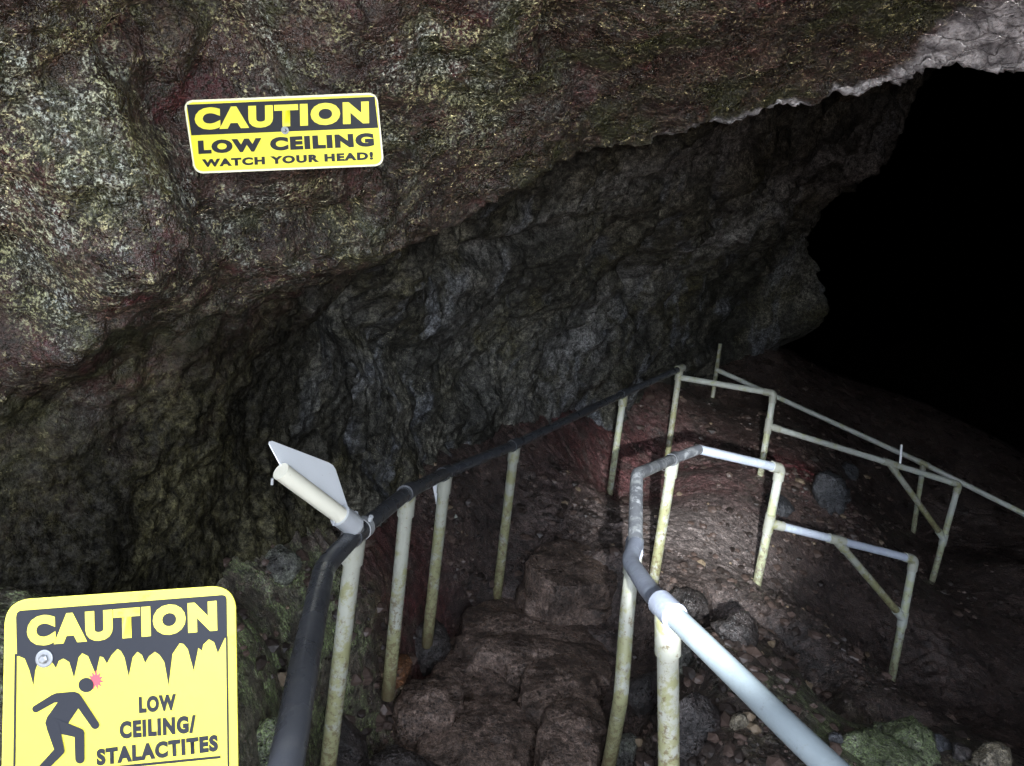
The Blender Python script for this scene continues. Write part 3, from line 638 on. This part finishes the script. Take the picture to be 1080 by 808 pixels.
def post_end(k, ext=.14):
    a, b = TOP[k], BASE[k]; return b+nz(b-a)*ext
RR = .0285
# ---- left handrail with its frame
HR = 'pipe handrails along the cave steps'
left = empty('handrail', BASE['L0'], 'charcoal handrail running down along the left wall and turning into a pale frame', 'handrail', HR)
bend = at(342, 598, 2.0)
rail_pts = [at(266, 960, .98), at(302, 808, 1.17), at(318, 715, 1.38), bend, TOP['L0'], TOP['L1'], TOP['L2'], TOP['L3'], TOP['L4'], TOP['L5']]
tube('rail_pipe', rail_pts[:5], RR, DARKP, left, .07, .0, 28)
tube('rail_pipe', [TOP['L0'], TOP['L1'], TOP['L2'], TOP['L3']], RR*.97, DARKP, left, .05, .0, 24)
tube('rail_pipe', [TOP['L3'], TOP['L4'], TOP['L5']], RR*.95, DARKP, left, .05, .0, 20)
for i, k in enumerate(('L0', 'L1', 'L2', 'L3', 'L4', 'L5')):
    tube('post', [TOP[k], post_end(k)], RR*(.98 if k < 'L4' else .90), (CREAM if k != 'L4' else GREYP), left, 0, None, 20)
    P = [bend]+[TOP[x] for x in ('L0', 'L1', 'L2', 'L3', 'L4', 'L5')]
    d = (P[i+2]-P[i]) if i+2 < len(P) else P[i+1]-P[i]
    tee(TOP[k], d, BASE[k]-TOP[k], RR, left, DARKP if k < 'L5' else CREAM, CREAM, True, .10 if k > 'L3' else .08, .10)
# frame beyond the corner
a = TOP['L5']+nz(BASE['L5']-TOP['L5'])*.075
f1 = TOP['F1']; tube('top_bar', [a, f1], RR*.86, GREYP, left, 0, .0)
f1m = at(809, 453, 5.95); f1m = f1+(BASE['F1']-f1)*.37
tube('post', [f1, post_end('F1')], RR*.88, GREYP, left)
elbow(f1, a-f1, BASE['F1']-f1, RR*.88, left, CREAM)
tee(f1m, BASE['F1']-f1, TOP['F2']-f1m, RR*.88, left, CREAM, CREAM, False)
f2 = TOP['F2']; tube('mid_bar', [f1m, f2], RR*.86, GREYP, left, 0, .0)
tube('post', [f2, post_end('F2')], RR*.86, GREYP, left)
elbow(f2, f1m-f2, BASE['F2']-f2, RR*.86, left, CREAM)
def proj(P):
    v = P-CAM; d = v @ FW; return np.array([540+FPX*(v @ RT)/d, 404-FPX*(v @ UP)/d])
def on_seg(A, B, px):      # point of the segment that shows at image column px
    ts = np.linspace(0, 1, 600); X = np.array([proj(A+(B-A)*t)[0] for t in ts]); return A+(B-A)*ts[np.argmin(abs(X-px))]
def brace(A, B, px, postA, postB, ty, parent, m1):
    p = on_seg(A, B, px)
    ts = np.linspace(0, 1.2, 600); Y = np.array([proj(postA+(postB-postA)*t)[1] for t in ts]); q = postA+(postB-postA)*ts[np.argmin(abs(Y-ty))]
    tube('brace', [p, q], RR*.84, m1, parent, 0, None)
    merge('tee_fitting', [(tube_mesh([p-nz(B-A)*.06, p+nz(B-A)*.06], RR*1.05, 20), 0), (tube_mesh([p, p+nz(q-p)*.10], RR*1.03, 20), 0)], [CREAM], parent)
    merge('tee_fitting', [(tube_mesh([q-nz(postB-postA)*.05, q+nz(postB-postA)*.06], RR*1.06, 20), 0), (tube_mesh([q, q+nz(p-q)*.09], RR*1.03, 20), 0)], [GREYP], parent)
brace(f1m, f2, 938, f2, BASE['F2'], 568, left, CREAM)

# ---- right handrail with its frame
right = empty('handrail', BASE['R0'], 'pale blue grey handrail on the right, bending back and ending in a braced frame', 'handrail', HR)
rb = at(664, 592, 2.52)
tube('rail_pipe', [at(1000, 927, 1.18), at(874, 808, 1.42), at(840, 776, 1.49), at(780, 717, 1.65), TOP['R0']], RR, BLUEP, right, .05, .0, 28)
r1 = at(671, 515, 3.1); r0b = at(670, 505, 3.16)
tube('rail_pipe', [TOP['R0'], at(684, 622, 2.15), rb, at(670, 574, 2.72)], RR, SLATEP, right, .07, .0, 28)
tube('rail_pipe', [at(670, 574, 2.72), r1], RR*.97, WORN, right, 0, .0, 24)
tube('rail_pipe', [r1, at(672, 500, 3.2), TOP['R2'], at(737, 474, 4.08)], RR*.97, WORN, right, .03, .0, 24)
t3 = TOP['R3']; w0 = at(737, 474, 4.08)
tube('rail_pipe', [w0, t3], RR*.92, BLUEW, right, 0, .0, 24)
for k, m_ in (('R0', CREAM), ('R2', CREAM)):
    tube('post', [TOP[k], post_end(k)], RR*.98, m_, right, 0, None, 24)
tp = at(669, 577, 2.78)
tube('post', [tp, at(661, 650, 2.76), at(655, 735, 2.74), BASE['R1'], BASE['R1']-np.array([0, 0, .12])], RR*.98, CREAM, right, .05, None, 24)
tee(TOP['R0'], at(684, 622, 2.15)-at(780, 717, 1.65), BASE['R0']-TOP['R0'], RR, right, SLATEP, CREAM, True, .085, .12, False)
tee(tp, r1-rb, at(661, 650, 2.76)-tp, RR, right, SLATEP, CREAM, True, .09, .10)
for c_, d_ in ((at(671, 509, 3.13), r1-tp), (at(672, 500, 3.2), TOP['R2']-r1)):
    v, f, x = ring_mesh(c_, d_, RR*1.0, .05, RR*.22); o = mesh_obj('coupling', v, f, RING, right, True)
tee(TOP['R2'], w0-r1, BASE['R2']-TOP['R2'], RR, right, WORN, CREAM, True, .085, .10)
v, f, x = ring_mesh(w0, t3-w0, RR*.98, .06, RR*.2); mesh_obj('coupling', v, f, RING, right, True)
tube('post', [t3, post_end('R3')], RR*.92, GREYP, right)
elbow(t3, w0-t3, BASE['R3']-t3, RR*.94, right, CREAM)
t3m = t3+(BASE['R3']-t3)*.46
tee(t3m, BASE['R3']-t3, TOP['R4']-t3m, RR*.9, right, CREAM, CREAM, False)
t4 = TOP['R4']; tube('mid_bar', [t3m, t4], RR*.88, BLUEW, right, 0, .0)
tube('post', [t4, post_end('R4')], RR*.90, GREYP, right)
elbow(t4, t3m-t4, BASE['R4']-t4, RR*.9, right, CREAM)
brace(t3m, t4, 882, t4, BASE['R4'], 652, right, CREAM)

# ---- far rail
far = empty('handrail', BASE['D1'], 'thin distant pale rail descending to the right behind the frames', 'handrail', HR)
dt = TOP['D1']; tube('post', [dt+(dt-BASE['D1'])*.9, BASE['D1']-np.array([0, 0, .1])], .022, CREAM, far, 0, .3)
d3 = at(1180, 592, 6.6)
tube('rail_pipe', [dt, TOP['D2'], d3], .026, GREYP, far, .0, .0)
tube('post', [TOP['D2'], post_end('D2', .05)], .024, GREYP, far)
tee(TOP['D2'], d3-dt, BASE['D2']-TOP['D2'], .025, far, CREAM, CREAM, False)
pb = on_seg(f1m, f2, 949)
peg = empty('marker_stake', pb, 'thin white stake standing up from the frame bar', 'stake')
tube('stake', [pb, at(951, 469, proj(pb)[0]*0+float((pb-CAM) @ FW))], .009, ALU, peg, 0, .0)
v, f, x = ring_mesh(pb, f2-f1m, RR*.9, .03, .004); mesh_obj('clip', v, f, ALU, peg)

# ---- low pipe against the wall
lp = empty('wall_pipe', at(400, 583, 3.9), 'grey conduit lying low along the wall behind the left posts', 'pipe')
pa, pm, pz = at(350, 604, 3.55), at(412, 577, 3.95), at(480, 545, 4.4)
tube('pipe', [pa, pm], .020, DARKP, lp, 0, .0); tube('pipe', [pm, pz], .018, GREYP, lp, 0, .0)
v, f, x = ring_mesh(pm, pz-pm, .020, .05, .006); mesh_obj('coupling', v, f, STEEL, lp)

# ------------------------------------------------------------------ signs
class Plate:
    def __init__(s, tl, tr, bl):
        s.o = at(*tl); s.u = at(*tr)-s.o; s.v = at(*bl)-s.o; s.n = nz(np.cross(s.u, s.v))
        if np.dot(s.n, CAM-s.o) < 0: s.n = -s.n
    def pt(s, px, py, h=0.0): return on_plane(px, py, s.o+s.n*h, s.n)
    def poly(s, name, px, h, mat, parent, thick=0.0):
        P = [s.pt(x, y, h) for x, y in px]; n = len(P)
        if thick:
            V = P+[p-s.n*thick for p in P]; F = [tuple(range(n)), tuple(range(2*n-1, n-1, -1))]+[(i, n+i, n+(i+1) % n, (i+1) % n) for i in range(n)]
        else: V, F = P, [tuple(range(n))]
        bm = bmesh.new(); vs = [bm.verts.new(v) for v in V]
        for f in F: bm.faces.new([vs[i] for i in f])
        bmesh.ops.recalc_face_normals(bm, faces=bm.faces); bmesh.ops.triangulate(bm, faces=[f for f in bm.faces if len(f.verts) > 4])
        me = bpy.data.meshes.new(name); bm.to_mesh(me); bm.free(); me.materials.append(mat)
        return finish(bpy.data.objects.new(name, me), parent)
    def polys(s, name, lst, h, mat, parent):
        """several outlines as one printed piece, each a hair above the last"""
        bm = bmesh.new()
        for j, px in enumerate(lst):
            f = bm.faces.new([bm.verts.new(s.pt(x, y, h+j*.00015)) for x, y in px])
        bmesh.ops.triangulate(bm, faces=bm.faces[:])
        for f in bm.faces:
            f.normal_update()
            if f.normal.dot(Vector(s.n)) < 0: f.normal_flip()
        me = bpy.data.meshes.new(name); bm.to_mesh(me); bm.free(); me.materials.append(mat)
        return finish(bpy.data.objects.new(name, me), parent)
    def text(s, txt, bl, br, tl, h, mat, parent, bold=.03):
        cu = bpy.data.curves.new('lettering', 'FONT'); cu.body = txt; cu.size = 1; cu.offset = bold; cu.resolution_u = 4; cu.space_character = 1.18
        ob = bpy.data.objects.new('tmp', cu); COL.objects.link(ob)
        dg = bpy.context.evaluated_depsgraph_get(); me = bpy.data.meshes.new_from_object(ob.evaluated_get(dg))
        bpy.data.objects.remove(ob); bpy.data.curves.remove(cu)
        n = len(me.vertices); co = np.zeros(n*3); me.vertices.foreach_get('co', co); co = co.reshape(-1, 3)
        lo, hi = co.min(0), co.max(0); t = (co-lo)/np.maximum(hi-lo, 1e-9)
        bl, br, tl = map(np.array, (bl, br, tl))
        for i in range(n):
            q = bl+(br-bl)*t[i, 0]+(tl-bl)*t[i, 1]; me.vertices[i].co = s.pt(q[0], q[1], h)
        me.materials.clear(); me.materials.append(mat)
        bm = bmesh.new(); bm.from_mesh(me)
        for f in bm.faces:
            f.normal_update()
            if f.normal.dot(Vector(s.n)) < 0: f.normal_flip()
        bm.to_mesh(me); bm.free(); me.name = 'lettering'
        return finish(bpy.data.objects.new('lettering', me), parent)
def rrect(tl, tr, br, bl, r, n=6):
    c = [np.array(q, float) for q in (tl, tr, br, bl)]; out = []
    for i in range(4):
        p, a, b = c[i], c[i-1], c[(i+1) % 4]; s = p+nz(a-p)*r; e = p+nz(b-p)*r
        for t in np.linspace(0, 1, n): out.append(tuple((1-t)**2*s+2*t*(1-t)*(p*.82+.18*(s+e)/2)+t*t*e))
    return out
BOLT = mat_plain('dull_bolt_steel', (.22, .23, .24), .35, .5, .2)
def bolt(pl, px, py, r, parent, mat=BOLT):
    c = pl.pt(px, py, .001); n = pl.n
    v1 = tube_mesh([c, c+n*.0016, c+n*.002], [r*1.9, r*1.9, r*1.7], 20); v2 = tube_mesh([c+n*.002, c+n*.005, c+n*.0065], [r, r, r*.7], 6)
    o = merge('bolt', [(v1, 0), (v2, 0)], [mat], parent, False); return o
GSN = 'yellow and black caution signs'
# sign on the overhang
pl = Plate((194, 106, 1.62), (399, 98, 1.60), (207, 184, 1.66))
Z1 = lambda x, y: (180+x/4.5, 90+y/4.5)
s1 = empty('caution_sign', pl.pt(300, 178), 'wide low caution sign bolted to the mossy rock overhang', 'sign', GSN)
s1p = pl.poly('sign_plate', [Z1(*q) for q in rrect((60, 72), (980, 34), (1013, 382), (112, 420), 42)], 0, EDGE, s1, .003)
pl.polys('yellow_panel', [[Z1(*q) for q in rrect((70, 82), (975, 44), (1004, 374), (118, 410), 36)]], .0006, YEL, s1)
pl.polys('black_panel', [[Z1(*q) for q in rrect((76, 92), (968, 54), (985, 202), (98, 238), 1)]+[]], .0012, BLK, s1)
pl.text('CAUTION', Z1(115, 213), Z1(942, 181), Z1(113, 107), .0018, YEL, s1, .065)
pl.text('LOW CEILING', Z1(132, 327), Z1(966, 290), Z1(128, 262), .0018, BLK, s1, .07)
pl.text('WATCH YOUR HEAD!', Z1(150, 389), Z1(962, 353), Z1(148, 351), .0018, BLK, s1, .06)
bolt(pl, *Z1(543, 214), .0045, s1)
# sign in the foreground
pl = Plate((6, 634, 1.15), (248, 617, 1.15), (-1, 972, 1.10))
Z2 = lambda x, y: (x/4.04, 608+y/4.04)
s2 = empty('caution_sign', pl.pt(125, 965), 'large yellow low ceiling sign with a stooping figure and dripping black header', 'sign', GSN)
ext = 1480
pl.poly('sign_plate', [Z2(*q) for q in rrect((22, 102), (1002, 36), (1022, ext-66), (-6, ext), 95, 9)], 0, EDGE2, s2, .003)
pl.polys('yellow_panel', [[Z2(*q) for q in rrect((29, 108), (996, 42), (1015, ext-72), (0, ext-6), 90, 9)]], .0006, YELP, s2)
teeth = [(958, 262), (928, 327), (912, 280), (890, 268), (866, 290), (860, 316), (845, 305), (825, 402), (800, 310), (782, 288), (765, 285), (735, 330), (718, 466), (700, 365), (680, 335), (660, 321), (635, 340), (618, 369), (605, 335), (585, 321), (565, 345), (548, 426), (530, 345), (515, 318), (500, 309), (475, 335), (455, 371), (440, 345), (425, 341), (416, 380), (408, 421), (398, 395), (375, 340), (350, 327), (335, 345), (315, 432), (295, 365), (270, 350), (250, 360), (238, 391), (215, 355), (165, 360), (150, 400), (142, 466), (125, 400), (105, 350), (80, 340)]
hd = [(72, 340), (68, 175), (72, 155), (85, 146), (945, 79), (960, 82), (966, 95)]
pl.polys('black_panel', [[Z2(*q) for q in hd+[(968, 262)]+teeth]], .0012, BLK, s2)
pl.polys('border_line', [[Z2(*q) for q in ((62, 330), (72, 330), (58, ext-60), (48, ext-60))], [Z2(*q) for q in ((962, 255), (970, 255), (985, ext-120), (976, ext-120))], [Z2(*q) for q in ((58, ext-72), (976, ext-132), (976, ext-120), (52, ext-60))]], .0013, BLK, s2)
pl.text('CAUTION', Z2(116, 300), Z2(926, 232), Z2(113, 170), .0018, YELP, s2, .075)
pl.text('LOW', Z2(592, 584), Z2(752, 570), Z2(590, 513), .0018, BLK, s2, .065)
pl.text('CEILING/', Z2(510, 694), Z2(836, 666), Z2(508, 618), .0018, BLK, s2, .065)
pl.text('STALACTITES', Z2(412, 808), Z2(930, 745), Z2(410, 736), .0018, BLK, s2, .065)
pl.polys('underline', [[Z2(*q) for q in ((415, 815), (940, 764), (940, 775), (415, 827))]], .0015, BLK, s2)
def capsule(a, b, w0, w1=None):
    w1 = w1 or w0; a, b = np.array(a, float), np.array(b, float); d = nz(b-a); n = np.array([-d[1], d[0]]); o = []
    for t in np.linspace(-90, 90, 9): t = math.radians(t); o.append(b+w1/2*(d*math.cos(t)+n*math.sin(t)))
    for t in np.linspace(90, 270, 9): t = math.radians(t); o.append(a+w0/2*(d*math.cos(t)+n*math.sin(t)))
    return [Z2(*q) for q in o]
star = [Z2(408+(36 if i % 2 == 0 else 20)*math.cos(i*math.pi/11+.2), 442+(44 if i % 2 == 0 else 22)*math.sin(i*math.pi/11+.2)) for i in range(22)]
pl.polys('red_burst', [star], .0014, RED, s2)
circ = [Z2(367+33*math.cos(t), 463+31*math.sin(t)) for t in np.linspace(0, 2*math.pi, 24, endpoint=False)]
torso = [Z2(*q) for q in ((215, 507), (240, 497), (318, 491), (338, 500), (352, 520), (345, 545), (296, 618), (285, 640), (270, 665), (205, 660), (192, 625), (200, 600), (250, 530))]
pl.polys('stooping_figure', [circ, torso, capsule((152, 565), (225, 522), 30, 34), capsule((225, 522), (300, 510), 34, 36), capsule((328, 520), (405, 633), 40, 36), capsule((232, 635), (338, 668), 60, 42), capsule((338, 668), (340, 778), 42, 40), capsule((225, 640), (254, 742), 56, 42), capsule((254, 742), (170, 830), 42, 36), capsule((170, 830), (150, 850), 36, 36)], .0016, BLK, s2)
bolt(pl, *Z2(190, 350), .007, s2)
# the post that carries it
sc_ = pl.pt(125, 790)-pl.n*.003; sb = floor_z(np.array([sc_[:2]]))[0]
tube('post', [np.array([sc_[0], sc_[1], sc_[2]])-pl.n*.055, np.array([sc_[0], sc_[1], sb-.1])-pl.n*.055], .024, GREYP, s2, 0, None)

# arrow plate on a pipe stub clamped to the left rail
st0, st1 = at(296, 497, 2.02), at(366, 549, 2.22)
s3 = empty('sign_arm', st1, 'angled blank metal plate on a white pipe clamped to the rail bend', 'sign')
tube('arm_pipe', [st0, st1], .0255, RING, s3, 0, .0, 24)
ps = Plate((283, 464, 2.00), (354, 490, 2.17), (296, 494, 2.02))
ps.o = st0+nz(np.cross(st1-st0, FW))*0; ps.n = nz(np.cross(st1-st0, at(283, 464, 2.03)-st0)); ps.n = ps.n if ps.n @ (CAM-ps.o) > 0 else -ps.n
ps.poly('sign_plate', [(284, 468), (284.5, 465.5), (287, 465), (346, 487.5), (351, 490.5), (354, 495), (369, 541), (364, 546), (298, 494)], 0, ALU, s3, .003)
cdir = nz(st1-st0)
merge('clamp', [(tube_mesh([st1-cdir*.035, st1+cdir*.035], .034, 24), 0), (tube_mesh([st1+cdir*.03, TOP['L0']+np.array([0, 0, .012])], [.030, .026], 20), 0), (tube_mesh([TOP['L0']+nz(TOP['L1']-TOP['L0'])*.045, TOP['L0']+nz(TOP['L1']-TOP['L0'])*.085], .0355, 24), 0)], [STEEL], s3)
for p_, q_ in (((287, 509), 2.0), ((352, 552), 2.18)):
    c_ = at(*p_, q_); mesh_obj('screw', *tube_mesh([c_+np.array([0, 0, .012]), c_-np.array([0, 0, .006])], .004, 8)[:2], STEEL, s3)
for k_, (bx, by) in enumerate(((374, 545), (390, 549))):
    c_ = at(bx, by, 2.25); mesh_obj('bolt', *tube_mesh([c_, c_+np.array([.004, -.004, .016])], .0075, 6)[:2], STEEL, s3, False)
# small pale plate seen edge-on behind the third post
s4 = empty('marker_plate', at(463, 525, 3.62), 'small pale plate hung under the rail behind a yellowed post', 'sign')
pm_ = Plate((457, 510, 3.58), (467, 507, 3.60), (461, 536, 3.6))
pm_.poly('plate', [(456.5, 512), (467, 508), (463, 538), (460, 532)], 0, ALU, s4, .004)
v, f, x = ring_mesh(on_seg(TOP['L1'], TOP['L2'], 461), TOP['L2']-TOP['L1'], RR, .03, .007); mesh_obj('strap', v, f, STEEL, s4)

# ------------------------------------------------------------------ light
w = bpy.data.worlds.new('World'); scene.world = w; w.use_nodes = True
nt = w.node_tree; bg = nt.nodes['Background']; sky = nt.nodes.new('ShaderNodeTexSky'); sky.sky_type = 'NISHITA'; sky.sun_disc = False
SE, SR = math.radians(72), math.radians(205)
sky.sun_elevation = SE; sky.sun_rotation = SR
hs = nt.nodes.new('ShaderNodeHueSaturation'); hs.inputs['Saturation'].default_value = .45; nt.links.new(sky.outputs[0], hs.inputs['Color']); nt.links.new(hs.outputs[0], bg.inputs[0]); bg.inputs[1].default_value = .15
sd_ = bpy.data.lights.new('sun', 'SUN'); sd_.energy = 4.0; sd_.angle = math.radians(.5); sd_.color = (1, .95, .87)
so = bpy.data.objects.new('sun', sd_); COL.objects.link(so)
sdir = Vector((math.sin(SR)*math.cos(SE), math.cos(SR)*math.cos(SE), math.sin(SE)))
so.rotation_euler = sdir.to_track_quat('Z', 'Y').to_euler(); so.location = (0, -6, 8)
def torch(name, energy, pos, target, cone, blend, rad=.012):
    l = bpy.data.lights.new(name, 'SPOT'); l.energy = energy; l.spot_size = math.radians(cone); l.spot_blend = blend; l.shadow_soft_size = rad; l.color = (.93, .97, 1.0)
    o = bpy.data.objects.new(name, l); COL.objects.link(o); o.location = pos
    o.rotation_euler = Vector(pos-np.array(target)).to_track_quat('Z', 'Y').to_euler(); return o
torch('torch_beam', 250, CAM+.19*RT-.19*UP+.05*FW, at(738, 530, 5.0), 21.5, 1.0)
torch('phone_flash', 7.5, CAM+.05*RT+.03*UP, at(600, 400, 4.7), 125, .8, .006)

# ------------------------------------------------------------------ render settings
vs = scene.view_settings; vs.view_transform = 'Standard'; vs.look = 'None'; vs.gamma = 1; vs.use_curve_mapping = False; vs.exposure = 3.3
scene.render.engine = 'CYCLES'
cy = scene.cycles; cy.max_bounces = 5; cy.diffuse_bounces = 3; cy.glossy_bounces = 2; cy.transmission_bounces = 0; cy.caustics_reflective = False; cy.caustics_refractive = False
cy.sample_clamp_indirect = 2; cy.use_light_tree = False; cy.use_denoising = True; cy.sample_clamp_direct = 12; cy.denoising_prefilter = 'NONE'
try: cy.denoiser = 'OPENIMAGEDENOISE'
except Exception: pass
cy.use_adaptive_sampling = False
